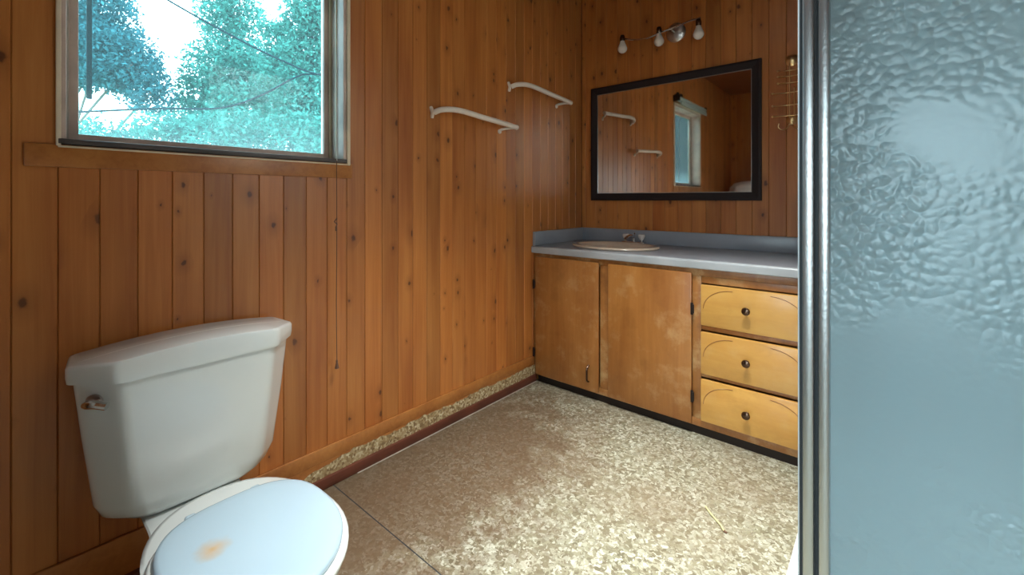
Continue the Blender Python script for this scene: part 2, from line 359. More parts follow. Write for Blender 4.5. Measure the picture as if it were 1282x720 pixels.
def obj(name, bm, mat, parent=None, smooth=35, loc=None, rot=None):
    bmesh.ops.recalc_face_normals(bm, faces=bm.faces)
    me = bpy.data.meshes.new(name); bm.to_mesh(me); bm.free()
    if smooth is not None:
        me.shade_smooth()
        me.set_sharp_from_angle(angle=math.radians(smooth))
    me.materials.append(M[mat])
    o = bpy.data.objects.new(name, me); COL.objects.link(o)
    if parent: o.parent = parent
    if loc is not None: o.location = loc
    if rot is not None: o.rotation_euler = rot
    return o
def nb(): return bmesh.new()
def box(name, mat, b, parent=None, bev=0.002, **k):
    bm = nb(); bm_box(bm, *b, bev=bev); return obj(name, bm, mat, parent, **k)
def tube(name, mat, pts, r, parent=None, seg=10, **k):
    bm = nb(); bm_tube(bm, pts, r, seg); return obj(name, bm, mat, parent, **k)
def lathe(name, mat, prof, c, axis='z', parent=None, seg=24, smooth=40, **k):
    bm = nb(); bm_lathe(bm, prof, c, axis, seg); return obj(name, bm, mat, parent, smooth=smooth, **k)
def thing(name, label, cat, loc=(0, 0, 0), rotz=0, group=None):
    o = bpy.data.objects.new(name, None); COL.objects.link(o); o.empty_display_size = 0.1
    o.location = loc; o.rotation_euler = (0, 0, rotz); tag(o, label, cat, group); return o
def tag(o, label, cat, group=None):
    o['label'] = label; o['category'] = cat
    if group: o['group'] = group
    return o
def struct(o, label=None, cat=None):
    o['kind'] = 'structure'
    if label: o['label'] = label
    if cat: o['category'] = cat
    return o
def copy_tree(o, parent=None):
    c = o.copy(); COL.objects.link(c)
    if parent: c.parent = parent
    for ch in list(o.children): copy_tree(ch, c)
    return c

# ------------------------------------------------------------------ the setting
RX, NY, H = 2.42, -3.90, 2.53         # right wall, wall behind the camera, ceiling
PW = 0.0808                           # board pitch
WY0, WY1, WZ0, WZ1 = -2.589, -1.781, 1.25, 2.07   # window opening

def quad_wall(name, boxes, mat, label, cat='wall'):
    bm = nb()
    for b in boxes: bm_box(bm, *b)
    return struct(obj(name, bm, mat, smooth=None), label, cat)
BT = 0.012
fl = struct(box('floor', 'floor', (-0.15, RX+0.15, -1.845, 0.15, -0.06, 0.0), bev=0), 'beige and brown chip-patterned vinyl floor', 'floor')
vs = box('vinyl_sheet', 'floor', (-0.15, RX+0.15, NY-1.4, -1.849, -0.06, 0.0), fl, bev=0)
box('seam', 'rubber', (-0.10, RX+0.1, -1.849, -1.845, -0.06, -0.0006), fl, bev=0)
KX0, KX1, KY0, KY1 = 0.92, 1.52, -1.85, -1.25
bm = nb()
for b in ((-0.15, KX0, NY-0.15, 0.15, H, H+0.08), (KX1, RX+0.15, NY-0.15, 0.15, H, H+0.08), (KX0, KX1, NY-0.15, KY0, H, H+0.08), (KX0, KX1, KY1, 0.15, H, H+0.08)): bm_box(bm, *b)
cl = struct(obj('ceiling', bm, 'pine_dark', smooth=None), 'brown wooden ceiling', 'ceiling')
bm = nb()
for b in ((KX0-0.03, KX0, KY0-0.03, KY1+0.03, H+0.08, H+0.45), (KX1, KX1+0.03, KY0-0.03, KY1+0.03, H+0.08, H+0.45), (KX0, KX1, KY0-0.03, KY0, H+0.08, H+0.45), (KX0, KX1, KY1, KY1+0.03, H+0.08, H+0.45), (KX0-0.03, KX1+0.03, KY0-0.03, KY1+0.03, H+0.45, H+0.47)): bm_box(bm, *b)
obj('added_light_well', bm, 'door_paint', cl, smooth=None)  # invented recess that houses the added overhead lamp, never in view
wl = quad_wall('wall_left', [(-0.14, -BT, NY-0.15, WY0, 0, H), (-0.14, -BT, WY1, 0.15, 0, H), (-0.14, -BT, WY0, WY1, 0, WZ0), (-0.14, -BT, WY0, WY1, WZ1, H)], 'pine_dark', 'knotty pine wall of vertical boards around the window')
wb = quad_wall('wall_back', [(-BT, RX+BT, BT, 0.14, 0, H)], 'pine_dark', 'knotty pine wall of vertical boards behind mirror and vanity')
wr = quad_wall('wall_right', [(RX+BT, RX+0.14, NY-0.15, 0.14, 0, H)], 'pine_dark', 'knotty pine wall beyond the shower')
DX0, DX1, DZ = 1.33, 2.17, 2.05
wf = quad_wall('wall_front', [(-BT, DX0, NY-0.14, NY-BT, 0, H), (DX1, RX+BT, NY-0.14, NY-BT, 0, H), (DX0, DX1, NY-0.14, NY-BT, DZ, H)], 'pine_dark', 'knotty pine wall with the doorway behind the camera')

_cache = {}
def plank(parent, origin, rz, u0, u1, z0, z1):
    """board: local x across, local -y towards the room, z up"""
    w_, h_ = round(u1-u0, 4), round(z1-z0, 4)
    if (w_, h_) not in _cache:
        bm = nb(); c, g = 0.0020, 0.0004
        prof = [(g, 0.0), (g, -BT+c), (g+c, -BT), (w_-g-c, -BT), (w_-g, -BT+c), (w_-g, 0.0)]
        bm_loft(bm, [[(x, y, 0) for x, y in prof], [(x, y, h_) for x, y in prof]])
        bmesh.ops.recalc_face_normals(bm, faces=bm.faces)
        me = bpy.data.meshes.new('plank'); bm.to_mesh(me); bm.free(); me.materials.append(M['pine']); _cache[(w_, h_)] = me
    o = bpy.data.objects.new('plank', _cache[(w_, h_)]); COL.objects.link(o); o.parent = parent
    d = Vector((math.cos(rz), math.sin(rz), 0)); o.location = Vector(origin) + d*u0 + Vector((0, 0, z0)); o.rotation_euler = (0, 0, rz)
    return o
def board_run(parent, origin, rz, start, length, z0, z1, hole=None, edge0=0.0):
    u = edge0
    while u > 0: u -= PW
    k = u
    while k < length-1e-4:
        a, b = max(k, 0.0), min(k+PW, length)
        if b-a > 0.012:
            m = (a+b)/2
            cut = None
            for hh in (hole or []):
                if hh[0] < m < hh[1]: cut = hh
            if cut:
                for s0, s1 in cut[2]: plank(parent, origin, rz, a, b, s0, s1)
            else: plank(parent, origin, rz, a, b, z0, z1)
        k += PW
# left wall: local x along +Y needs rz=90deg ; local -y then points to +X (room)
L0 = WY0-NY
board_run(wl, (-BT, NY, 0), PI/2, 0, -NY, 0.152, H, hole=[(L0, WY1-NY, [(0.152, 1.185), (WZ1+0.02, H)])], edge0=L0-0)
board_run(wb, (0, BT, 0), 0, 0, RX, 0.0, H, edge0=0.03)
board_run(wr, (RX+BT, 0, 0), -PI/2, 0, -NY, 0.0, H)
board_run(wf, (RX, NY-BT, 0), PI, 0, RX, 0.0, H, hole=[(RX-DX1, RX-DX0, [(DZ, H)])], edge0=RX-DX1)
# doorway behind the camera
dr = bpy.data.objects.new('door_1', None); COL.objects.link(dr); struct(dr, 'open doorway behind the camera', 'door')
box('jamb', 'door_paint', (DX0, DX0+0.02, NY-0.15, NY+0.012, 0, DZ), dr)
box('jamb', 'door_paint', (DX1-0.02, DX1, NY-0.15, NY+0.012, 0, DZ), dr)
box('head_jamb', 'door_paint', (DX0+0.02, DX1-0.02, NY-0.15, NY+0.012, DZ-0.02, DZ), dr)
bm = nb(); bm_box(bm, -0.06, 3.4, NY-2.4, NY-2.3, 0, 2.5); bm_box(bm, -0.06, 0.04, NY-2.3, NY-0.14, 0, 2.5); bm_box(bm, 3.3, 3.4, NY-2.3, NY-0.14, 0, 2.5)
bm_box(bm, RX+0.14, 3.3, NY-0.14, NY-0.04, 0, 2.5)
struct(obj('wall_hall', bm, 'door_paint', smooth=None), 'plain painted walls of the hall behind the camera', 'wall')
struct(box('ceiling_hall', 'door_paint', (-0.06, 3.4, NY-2.4, NY-0.14, 2.5, 2.55), bev=0), 'hall ceiling', 'ceiling')
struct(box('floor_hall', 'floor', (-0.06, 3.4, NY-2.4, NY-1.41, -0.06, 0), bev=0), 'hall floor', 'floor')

# baseboard along window wall
bb = struct(box('baseboard_left', 'pine_x', (0, 0.010, -2.36, -0.56, 0.098, 0.152), bev=0.0015), 'orange pine baseboard with a chipped lower edge', 'baseboard')
# chipped lower half: ragged upper outline, rough face
random.seed(3)
bm = nb(); ys = np.linspace(-2.36, -0.56, 130); r1, r2, r3, r4 = [], [], [], []
for i, y in enumerate(ys):
    f = min(1, max(0.12, (y+2.30)/0.55))
    top = 0.045 + 0.05*f + random.uniform(-0.005, 0.006) + 0.004*math.sin(y*17)
    px = 0.0125 + random.uniform(-0.0015, 0.0015)
    r1.append(bm.verts.new((0.001, y, 0.040))); r2.append(bm.verts.new((px, y, 0.040)))
    r3.append(bm.verts.new((px+random.uniform(-0.001, 0.001), y, (0.04+top)/2))); r4.append(bm.verts.new((0.0108, y, top))); 
for i in range(len(ys)-1):
    for a, b in ((r1, r2), (r2, r3), (r3, r4)): bm.faces.new((a[i], a[i+1], b[i+1], b[i]))
ch = obj('chipped_strip', bm, 'chipboard', bb, smooth=None); ch['label'] = 'bare speckled chipped strip of the baseboard'
box('lower_board', 'pine_x', (0, 0.0105, -2.36, -0.56, 0.042, 0.0978), bb, bev=0)
bb2 = struct(box('baseboard_left.001', 'pine_x', (0, 0.010, NY, -2.361, 0.042, 0.152), bev=0.0015), 'plain pine baseboard in the dark corner left of the toilet', 'baseboard')
tr1 = struct(box('trim_1', 'red_strip', (0, 0.024, NY, -0.56, 0.0, 0.042), bev=0.004), 'dark red floor moulding under the baseboard', 'trim')
box('caulk_line', 'white_bead', (0.0235, 0.029, -1.75, -0.565, 0.0, 0.003), tr1, bev=0.001)

# apron board below the window
ap = struct(box('trim_2', 'pine_x', (0.0, 0.008, WY0-0.06, WY1+0.02, 1.185, WZ0-0.006), bev=0.003), 'horizontal pine board under the window', 'trim')
ap.data.materials[0] = M['pine_x']
box('apron_backing', 'pine_x', (-BT, 0.0, WY0, WY1, 1.185, WZ0-0.006), ap, bev=0)

# window
win = bpy.data.objects.new('window_1', None); COL.objects.link(win); win.location = (0, 0, 0); struct(win, 'single-pane window with weathered frame looking onto trees', 'window')
JX = -0.14
box('jamb', 'sash', (JX, 0.004, WY1-0.016, WY1, WZ0, WZ1), win)
box('jamb', 'sash', (JX, 0.004, WY0, WY0+0.016, WZ0, WZ1), win)
box('head_jamb', 'sash', (JX, 0.004, WY0+0.016, WY1-0.016, WZ1-0.016, WZ1), win)
box('sill', 'sash_dark', (JX, 0.010, WY0, WY1, WZ0-0.004, WZ0+0.010), win)
box('casing', 'casing', (0.0, 0.012, WY1-0.004, WY1+0.010, WZ0-0.014, WZ1+0.01), win)
box('casing', 'casing', (0.0, 0.009, WY0-0.004, WY0+0.006, WZ0-0.010, WZ1+0.01), win)
box('casing', 'casing', (0.0, 0.012, WY0, WY1, WZ1, WZ1+0.014), win)
box('sill_edging', 'casing', (0.0, 0.0115, WY0, WY1, WZ0-0.0135, WZ0-0.0085), win, bev=0.001)
a0, a1, b0, b1 = WY0+0.016, WY1-0.016, WZ0+0.010, WZ1-0.016
def rail(nm, b, mt='sash'): return box(nm, mt, b, win)
rail('sash_stile', (-0.125, -0.098, a0, a0+0.032, b0, b1)); rail('sash_stile', (-0.125, -0.098, a1-0.028, a1, b0, b1))
rail('sash_rail', (-0.125, -0.098, a0+0.032, a1-0.028, b0, b0+0.026)); rail('sash_rail', (-0.125, -0.098, a0+0.032, a1-0.028, b1-0.03, b1))
# stop beads (the pale lines on the right jamb)
box('stop_bead', 'casing', (-0.096, -0.088, a1-0.010, a1, b0, b1), win); box('stop_bead', 'casing', (-0.050, -0.044, a1-0.006, a1, b0, b1), win)
box('stop_bead', 'white_bead', (-0.096, -0.090, a0+0.002, a0+0.012, b0, b1), win)
box('stop_bead', 'casing', (-0.096, -0.088, a0+0.012, a1-0.010, b0, b0+0.008), win)
pn = box('pane', 'pane', (-0.113, -0.110, 0, (a1-0.028)-(a0+0.032), 0, b1-0.03-(b0+0.026)), win, bev=0); pn.location = (0, a0+0.032, b0+0.026)
box('screen_rail', 'wire', (-0.20, -0.192, -2.515, -2.503, 1.405, WZ1), win, bev=0.001)

# ------------------------------------------------------------------ outside
def gnd():
    o = box('ground', 'grass', (-40, -0.16, -25, 25, -0.65, -0.6), bev=0); return struct(o, 'grassy yard outside the window', 'ground')
gnd()
def leaves(name, blobs, n, size, mat, parent, seed):
    rng = np.random.default_rng(seed)
    vol = np.array([b[3]*b[4]*b[5] for b in blobs]); pr = vol/vol.sum()
    which = rng.choice(len(blobs), n, p=pr); bl = np.array(blobs)[which]
    d = rng.normal(size=(n, 3)); d /= np.linalg.norm(d, axis=1)[:, None]; rad = rng.random(n)**0.45
    # clump the leaves on twigs
    nt_ = max(20, n//35); tw = rng.normal(size=(nt_, 3))*0.07
    P = bl[:, :3] + d*rad[:, None]*bl[:, 3:6]
    cell = np.floor(P/0.28).astype(int); h = (cell[:, 0]*73856093 ^ cell[:, 1]*19349663 ^ cell[:, 2]*83492791) % 100
    keep = h < 66; P = P[keep]; n = len(P)
    P += rng.normal(size=(n, 3))*0.07
    a = rng.normal(size=(n, 3)); a /= np.linalg.norm(a, axis=1)[:, None]
    b = rng.normal(size=(n, 3)); b -= a*(a*b).sum(1)[:, None]; b /= np.linalg.norm(b, axis=1)[:, None]
    s = size*(0.6+0.8*rng.random(n))[:, None]; nrm = np.cross(a, b)*0.12
    V = np.stack([P-a*s, P-b*s*0.45+nrm*s, P+a*s, P+b*s*0.45+nrm*s], 1).reshape(-1, 3)
    me = bpy.data.meshes.new(name); F = np.arange(4*n).reshape(n, 4)
    me.vertices.add(4*n); me.vertices.foreach_set('co', V.ravel()); me.loops.add(4*n); me.loops.foreach_set('vertex_index', F.ravel())
    me.polygons.add(n); me.polygons.foreach_set('loop_start', np.arange(n)*4); me.update(calc_edges=True); me.materials.append(M[mat])
    o = bpy.data.objects.new(name, me); COL.objects.link(o); o.parent = parent; o['kind'] = 'stuff'
    return o
def tree(label, base, height, blobs, n, size, mat, seed, cat='tree', lean=(0, 0)):
    t = thing('leafy_tree' if cat == 'tree' else 'leafy_shrub', label, cat, base, 0, None)
    random.seed(seed)
    pts = smooth_path([(0, 0, 0), (lean[0]*0.3, lean[1]*0.3, height*0.35), (lean[0], lean[1], height)], 6)
    bm = nb(); bm_tube(bm, pts, 0.1, 8, radii=[0.13*(1-0.85*i/(len(pts)-1)) for i in range(len(pts))]); obj('trunk', bm, 'bark', t)
    loc_bl = [(b[0]-base[0], b[1]-base[1], b[2]-base[2], b[3], b[4], b[5]) for b in blobs]
    for b in loc_bl:
        s = pts[min(len(pts)-1, int(len(pts)*max(0.2, min(0.9, (b[2]-0.6)/height))))]
        tube('branch', 'bark', smooth_path([s, ((s[0]+b[0])/2, (s[1]+b[1])/2, (s[2]+b[2])/2+0.15), (b[0], b[1], b[2]+b[5]*0.5)], 4), 0.025, t, seg=6)
    leaves('foliage', loc_bl, n, size, mat, t, seed)
    return t
# blobs: centre + radii, in world metres
def P(px, py, t):
    """where a sight line of the survey photo meets distance t"""
    u = (px-641)/554
    return (1.65+t*(-.648+.7615*u), -2.70+t*(.7615+.648*u), 1.10+t*(250-py)/554)
def B(px, py, t, rx, rz): return (*P(px, py, t), rx*t/554, rx*t/554, rz*t/554)
tree('blue-green tree on the left side of the window view', (*P(95, 0, 9.5)[:2], -0.6), 6.0,
     [B(120, 20, 9.5, 45, 45), B(135, 70, 9.5, 55, 40), B(165, 95, 9.3, 38, 28), B(190, 125, 9.2, 26, 20), B(120, 95, 9.3, 40, 20)], 26000, 0.05, 'leaf_a', 11)
tree('tall loose green tree right of the bright sky gap', (*P(300, 0, 10.5)[:2], -0.6), 6.5,
     [B(290, 20, 10.5, 38, 55), B(300, 90, 10.5, 60, 42), B(262, 115, 10.2, 38, 34), B(250, 150, 10.2, 32, 30), B(330, 140, 10, 60, 40)], 34000, 0.052, 'leaf_b', 12)
tree('dense green tree at the right side of the window view', (*P(390, 0, 9.0)[:2], -0.6), 6.5,
     [B(390, 30, 9, 34, 50), B(372, 90, 9, 42, 40), B(350, 55, 9.1, 24, 34), B(395, 140, 9, 50, 40)], 30000, 0.048, 'leaf_b', 13)
tree('low bushy shrub below the trees seen through the window', (*P(240, 0, 8.0)[:2], -0.6), 2.0,
     [B(150, 178, 8, 55, 26), B(220, 165, 8, 50, 26), B(300, 175, 8, 60, 36), B(380, 180, 8, 50, 40)], 20000, 0.045, 'leaf_b', 14, cat='shrub')
w1 = tube('overhead_wire', 'wire', smooth_path([P(100, -70, 4.0), P(210, 0, 4.1), P(300, 50, 4.3), P(360, 79, 4.5), P(402, 94, 4.8), P(520, 120, 6)], 5), 0.010, seg=6)
tag(w1, 'dark wire sloping down across the upper window view', 'wire')
w2 = tube('overhead_wire', 'wire', smooth_path([P(60, 142, 4.0), P(115, 139.5, 4.0), P(200, 136, 4.1), P(278, 135, 4.3), P(330, 118, 4.5), P(370, 97, 4.7), P(402, 93, 4.8), P(520, 100, 6)], 5), 0.010, seg=6)
tag(w2, 'dark wire sagging low across the window view and rising at its right', 'wire')

# ------------------------------------------------------------------ roller blind and cord
rb = thing('roller_blind', 'rolled-up grey-green roller blind on black brackets above the window', 'blind', (0, 0, 0))
tube('rolled_fabric', 'blind', [(0.045, WY0-0.01, 2.115), (0.045, WY1+0.01, 2.115)], 0.026, rb, seg=20)
box('hem_bar', 'blind', (0.070, 0.078, WY0, WY1, 2.05, 2.09), rb)
for y in (WY0-0.022, WY1+0.012): box('bracket', 'black_metal', (0.0, 0.07, y, y+0.010, 2.09, 2.15), rb)
for y in (WY1-0.02, WY1-0.12): lathe('knob', 'black_metal', [(0.003, 0), (0.006, 0.02), (0.018, 0.024), (0.020, 0.036), (0.010, 0.046)], (0.0, y, 2.165), 'x', rb, 14)
cy = -1.838
pc = thing('pull_cord', 'thin dark blind cord with a small tassel hanging from the blind down the pine wall', 'cord', (0.03, cy, 0.45))
tube('cord', 'cord_white', [(0, 0, 0.80), (0.002, 0.001, 1.3), (0.015, 0, 1.64)], 0.0011, pc, seg=6)
tube('cord', 'cord', smooth_path([(0, 0, 0.03), (0, -0.002, 0.25), (0, 0, 0.5), (0, -0.001, 0.8)], 4), 0.0015, pc, seg=6)
bm = nb(); bm_tube(bm, [(0, -0.004, 0.53), (0.004, -0.006, 0.545), (0, 0.001, 0.555), (-0.004, -0.008, 0.565), (0, 0.001, 0.58)], 0.0025, 6); obj('knot', bm, 'cord', pc)
lathe('tassel', 'cord', [(0.0015, 0.034), (0.004, 0.028), (0.0035, 0.022), (0.008, 0.0), (0.006, -0.001)], (0, 0, 0), 'z', pc, 12)

# ------------------------------------------------------------------ towel bars
def towel_bar(label, y0, y1, z0):
    t = thing('towel_bar', label, 'towel bar', (0, (y0+y1)/2, z0), 0, 'towel bars on the pine wall')
    L = (y1-y0)/2
    pts = smooth_path([(0.02, -L+0.010, -0.004), (0.045, -L+0.03, 0.008), (0.062, -L+0.085, 0.016), (0.068, -L+0.16, 0.016), (0.070, 0, 0.006), (0.066, L-0.1, -0.004), (0.062, L, -0.010)], 6)
    tube('bar', 'towel_bar', pts, 0.0135, t, seg=12)
    bm = nb(); bm_tube(bm, smooth_path([(0.0, -L+0.006, 0.022), (0.006, -L+0.006, 0.012), (0.010, -L+0.008, -0.006), (0.0, -L+0.012, -0.026)], 4), 0.009, 10); obj('wall_bracket', bm, 'towel_bar', t)
    bm = nb(); bm_tube(bm, smooth_path([(0.062, L-0.004, -0.012), (0.040, L-0.05, -0.018), (0.010, L-0.075, -0.026), (0.0, L-0.08, -0.036)], 4), 0.0075, 10); bm_lathe(bm, [(0.013, 0), (0.012, 0.006), (0.006, 0.010)], (0, L-0.08, -0.036), 'x', 14); obj('wall_bracket', bm, 'towel_bar', t)
    return t
towel_bar('cream towel bar nearer the window, the lower of the two', -1.36, -0.79, 1.515)
towel_bar('cream towel bar nearer the mirror corner, the higher of the two', -0.80, -0.235, 1.745)

# ------------------------------------------------------------------ vanity
VF = -0.56
van = thing('vanity_cabinet', 'orange-stained wooden vanity cabinet with two doors and three drawers', 'cabinet', (0, 0, 0))
box('side_panel', 'birch_frame', (0.002, 0.018, VF+0.020, -0.001, 0.0, 0.778), van)
box('side_panel', 'birch_frame', (1.424, 1.44, VF+0.020, -0.001, 0.0, 0.778), van)
box('bottom_panel', 'birch_frame', (0.0185, 1.4235, VF+0.020, -0.001, 0.042, 0.058), van)
box('back_panel', 'birch_frame', (0.0185, 1.4235, -0.008, -0.001, 0.0585, 0.778), van)
box('divider_panel', 'birch_frame', (0.958, 0.972, VF+0.020, -0.0085, 0.0585, 0.778), van)
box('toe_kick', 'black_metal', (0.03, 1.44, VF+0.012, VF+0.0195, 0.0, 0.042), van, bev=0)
box('top_rail', 'birch_frame', (0.002, 1.44, VF+0.002, VF+0.0195, 0.745, 0.778), van)
box('bottom_rail', 'birch_frame', (0.002, 1.44, VF+0.002, VF+0.0195, 0.040, 0.075), van)
for i, (x0, x1) in enumerate(((0.002, 0.03), (0.455, 0.51), (0.945, 0.985), (1.41, 1.44))):
    box('stile', 'birch_frame', (x0, x1, VF+0.003, VF+0.0195, 0.0755, 0.7445), van)
for z0, z1 in ((0.712, 0.7445), (0.495, 0.516), (0.276, 0.292)): box('drawer_rail', 'birch_frame', (0.9855, 1.4095, VF+0.003, VF+0.0195, z0, z1), van)
def door(x0, x1, hx, pull=None):
    d = box('door', 'birch_door', (x0, x1, VF-0.016, VF+0.001, 0.052, 0.758), van, bev=0.003)
    for z in (0.18, 0.59):
        bm = nb(); bm_box(bm, hx-0.006, hx+0.006, VF-0.020, VF-0.0155, z-0.028, z+0.028, 0.001); bm_tube(bm, [(hx+0.007, VF-0.019, z-0.02), (hx+0.007, VF-0.019, z+0.02)], 0.0035, 8)
        obj('hinge', bm, 'black_metal', d)
    return d
d1 = door(0.028, 0.452, 0.016)
for c in d1.children: c.location.x = 0.0
bm = nb(); bm_tube(bm, smooth_path([(0.395, VF-0.016, 0.19), (0.395, VF-0.034, 0.178), (0.395, VF-0.036, 0.15), (0.395, VF-0.034, 0.112), (0.395, VF-0.016, 0.10)], 4), 0.005, 8); obj('pull', bm, 'bronze', d1)
d2 = door(0.512, 0.945, 0.949)
def drawer(z0, z1, kz):
    x0, x1 = 0.988, 1.408
    f = box('drawer', 'birch_drawer', (x0, x1, VF-0.017, VF+0.002, z0, z1), van, bev=0.004)
    # routed arch line: springs from the lower left, runs over the top, falls at the right
    hh = z1-z0
    def arcs(s):
        pts = []
        for k in range(11):
            a = PI/2*k/10
            xx = 0.012 + 0.125*(1-math.cos(a)); zz = hh*0.42 + (hh*0.50)*math.sin(a)
            pts.append(((x0+xx) if s > 0 else (x1-xx), VF-0.0172, z0+zz))
        return pts
    for s in (1, -1): tube('routed_arch', 'birch_frame', arcs(s), 0.0016, f, seg=6)
    k = lathe('knob', 'bronze', [(0.009, 0.0), (0.009, 0.004), (0.005, 0.008), (0.006, 0.014), (0.015, 0.019), (0.0175, 0.024), (0.015, 0.030), (0.006, 0.0335), (0.0, 0.034)], (1.182, VF-0.017, kz), '-y', f, 24)
    return f
drawer(0.520, 0.708, 0.618); drawer(0.296, 0.490, 0.393); drawer(0.078, 0.272, 0.170)

# counter: its own top-level worktop with splash
ct = thing('countertop', 'blue-grey laminate countertop with low splashback and worn pale front edge', 'countertop', (0, 0, 0))
SXc, SYc = 0.42, -0.322
bm = nb()  # slab with bullnose: profile in y,z extruded along x, sink cut out as an oval hole
xs0, xs1 = 0.002, 1.445
y0, y1, zt, zb = VF-0.022, -0.002, 0.820, 0.779
# top surface with oval hole
N = 48; hole_t = [(SXc+0.245*math.cos(2*PI*i/N), SYc+0.185*math.sin(2*PI*i/N)) for i in range(N)]
def rect_pt(a):
    dx, dy = math.cos(a), math.sin(a); cand = []
    if dx > 1e-9: cand.append((xs1-SXc)/dx)
    if dx < -1e-9: cand.append((xs0-SXc)/dx)
    if dy > 1e-9: cand.append((y1-SYc)/dy)
    if dy < -1e-9: cand.append((y0+0.012-SYc)/dy)
    s = min(cand); return (SXc+dx*s, SYc+dy*s)
angs = sorted(set([2*PI*i/N for i in range(N)] + [math.atan2(yy-SYc, xx-SXc) % (2*PI) for xx in (xs0, xs1) for yy in (y0+0.012, y1)]))
for z in (zt, zb):
    inn = [bm.verts.new((SXc+0.245*math.cos(a), SYc+0.185*math.sin(a), z)) for a in angs]; out = [bm.verts.new((*rect_pt(a), z)) for a in angs]
    for i in range(len(angs)):
        j = (i+1) % len(angs); bm.faces.new((inn[i], inn[j], out[j], out[i]))
obj('top', bm, 'laminate', ct, smooth=20)
bm = nb(); prof = [(y0+0.012, zt)] + [(y0+0.012-0.012*math.sin(PI/2*k/5), zt-0.012+0.012*math.cos(PI/2*k/5)) for k in range(1, 6)] + [(y0, zb+0.004), (y0+0.004, zb), (y0+0.012, zb)]
bm_loft(bm, [[(x, p[0], p[1]) for p in prof] for x in (xs0, xs1)]); obj('front_edge', bm, 'laminate_edge', ct, smooth=30)
box('splashback', 'laminate', (0.0225, 1.445, -0.022, -0.0015, 0.8205, 0.905), ct, bev=0.003)
box('side_splash', 'laminate', (0.0015, 0.022, y0+0.012, -0.0015, 0.8205, 0.905), ct, bev=0.003)

# sink
sk = thing('washbasin', 'oval almond drop-in washbasin set in the countertop', 'sink', (SXc, SYc, 0.82))
bm = nb(); rings = []
for (r, z) in ((1.09, 0.0006), (1.12, 0.007), (1.10, 0.014), (1.03, 0.016), (0.96, 0.010), (0.92, -0.006), (0.84, -0.05), (0.66, -0.10), (0.40, -0.125), (0.12, -0.13), (0.09, -0.135)):
    rings.append([(0.237*r*math.cos(2*PI*i/48), 0.177*r*math.sin(2*PI*i/48), z) for i in range(48)])
bm_loft(bm, rings, cap=False); bm.faces.new([v for v in bm.verts][-48:]); obj('bowl', bm, 'sink', sk, smooth=60)
lathe('drain', 'chrome', [(0.0, -0.1285), (0.024, -0.1285), (0.026, -0.126), (0.02, -0.1255)], (0, 0, 0), 'z', sk, 20)
fc = thing('faucet', 'chrome tap set with clear knobs behind the washbasin', 'faucet', (SXc+0.012, -0.090, 0.8205))
bm = nb(); bm_box(bm, -0.075, 0.075, -0.020, 0.022, 0.0, 0.018, 0.006, 3); obj('base_plate', bm, 'chrome', fc)
tube('spout', 'chrome', smooth_path([(0, 0, 0.015), (0, -0.005, 0.045), (0, -0.05, 0.055), (0, -0.10, 0.048), (0, -0.118, 0.034)], 5), 0.010, fc, 12)
for x in (-0.052, 0.052):
    h = lathe('tap_knob', 'acrylic', [(0.010, 0.028), (0.013, 0.032), (0.020, 0.045), (0.022, 0.058), (0.016, 0.064), (0.0, 0.065)], (x, 0, 0), 'z', fc, 10, smooth=20)
    lathe('stem', 'chrome', [(0.010, 0.016), (0.006, 0.022), (0.006, 0.030)], (x, 0, 0), 'z', h, 12)
lathe('lift_rod', 'chrome', [(0.002, 0.016), (0.002, 0.06), (0.006, 0.066), (0.0, 0.072)], (0, 0.012, 0), 'z', fc, 10)

# ------------------------------------------------------------------ mirror
mi = thing('wall_mirror', 'wide rectangular mirror in a dark brown wooden frame', 'mirror', (0, 0, 0))
mx0, mx1, mz0, mz1, fw = 0.085, 1.128, 1.095, 1.862, 0.046
def mitre(pts):
    bm = nb()
    ring = []
    for (x, z), (xi, zi) in pts:
        ring.append([(x, -0.001, z), (x, -0.022, z), (x*0.75+xi*0.25, -0.026, z*0.75+zi*0.25), (xi, -0.018, zi), (xi, -0.001, zi)])
    bm_loft(bm, ring); obj('frame_rail', bm, 'mirror_frame', mi, smooth=30)
o_ = [(mx0, mz0), (mx1, mz0), (mx1, mz1), (mx0, mz1)]; i_ = [(mx0+fw, mz0+fw), (mx1-fw, mz0+fw), (mx1-fw, mz1-fw), (mx0+fw, mz1-fw)]
for k in range(4): mitre([(o_[k], i_[k]), (o_[(k+1) % 4], i_[(k+1) % 4])])
box('mirror_glass', 'mirror', (mx0+fw-0.004, mx1-fw+0.004, -0.012, -0.004, mz0+fw-0.004, mz1-fw+0.004), mi, bev=0)
bm = nb(); iz0, iz1, ix0, ix1 = mz0+fw, mz1-fw, mx0+fw, mx1-fw
for b in ((ix0, ix1, -0.0145, -0.012, iz0, iz0+0.004), (ix0, ix1, -0.0145, -0.012, iz1-0.004, iz1), (ix0, ix0+0.004, -0.0145, -0.012, iz0+0.004, iz1-0.004), (ix1-0.004, ix1, -0.0145, -0.012, iz0+0.004, iz1-0.004)): bm_box(bm, *b)
obj('inner_bead', bm, 'chrome_dull', mi, smooth=None)

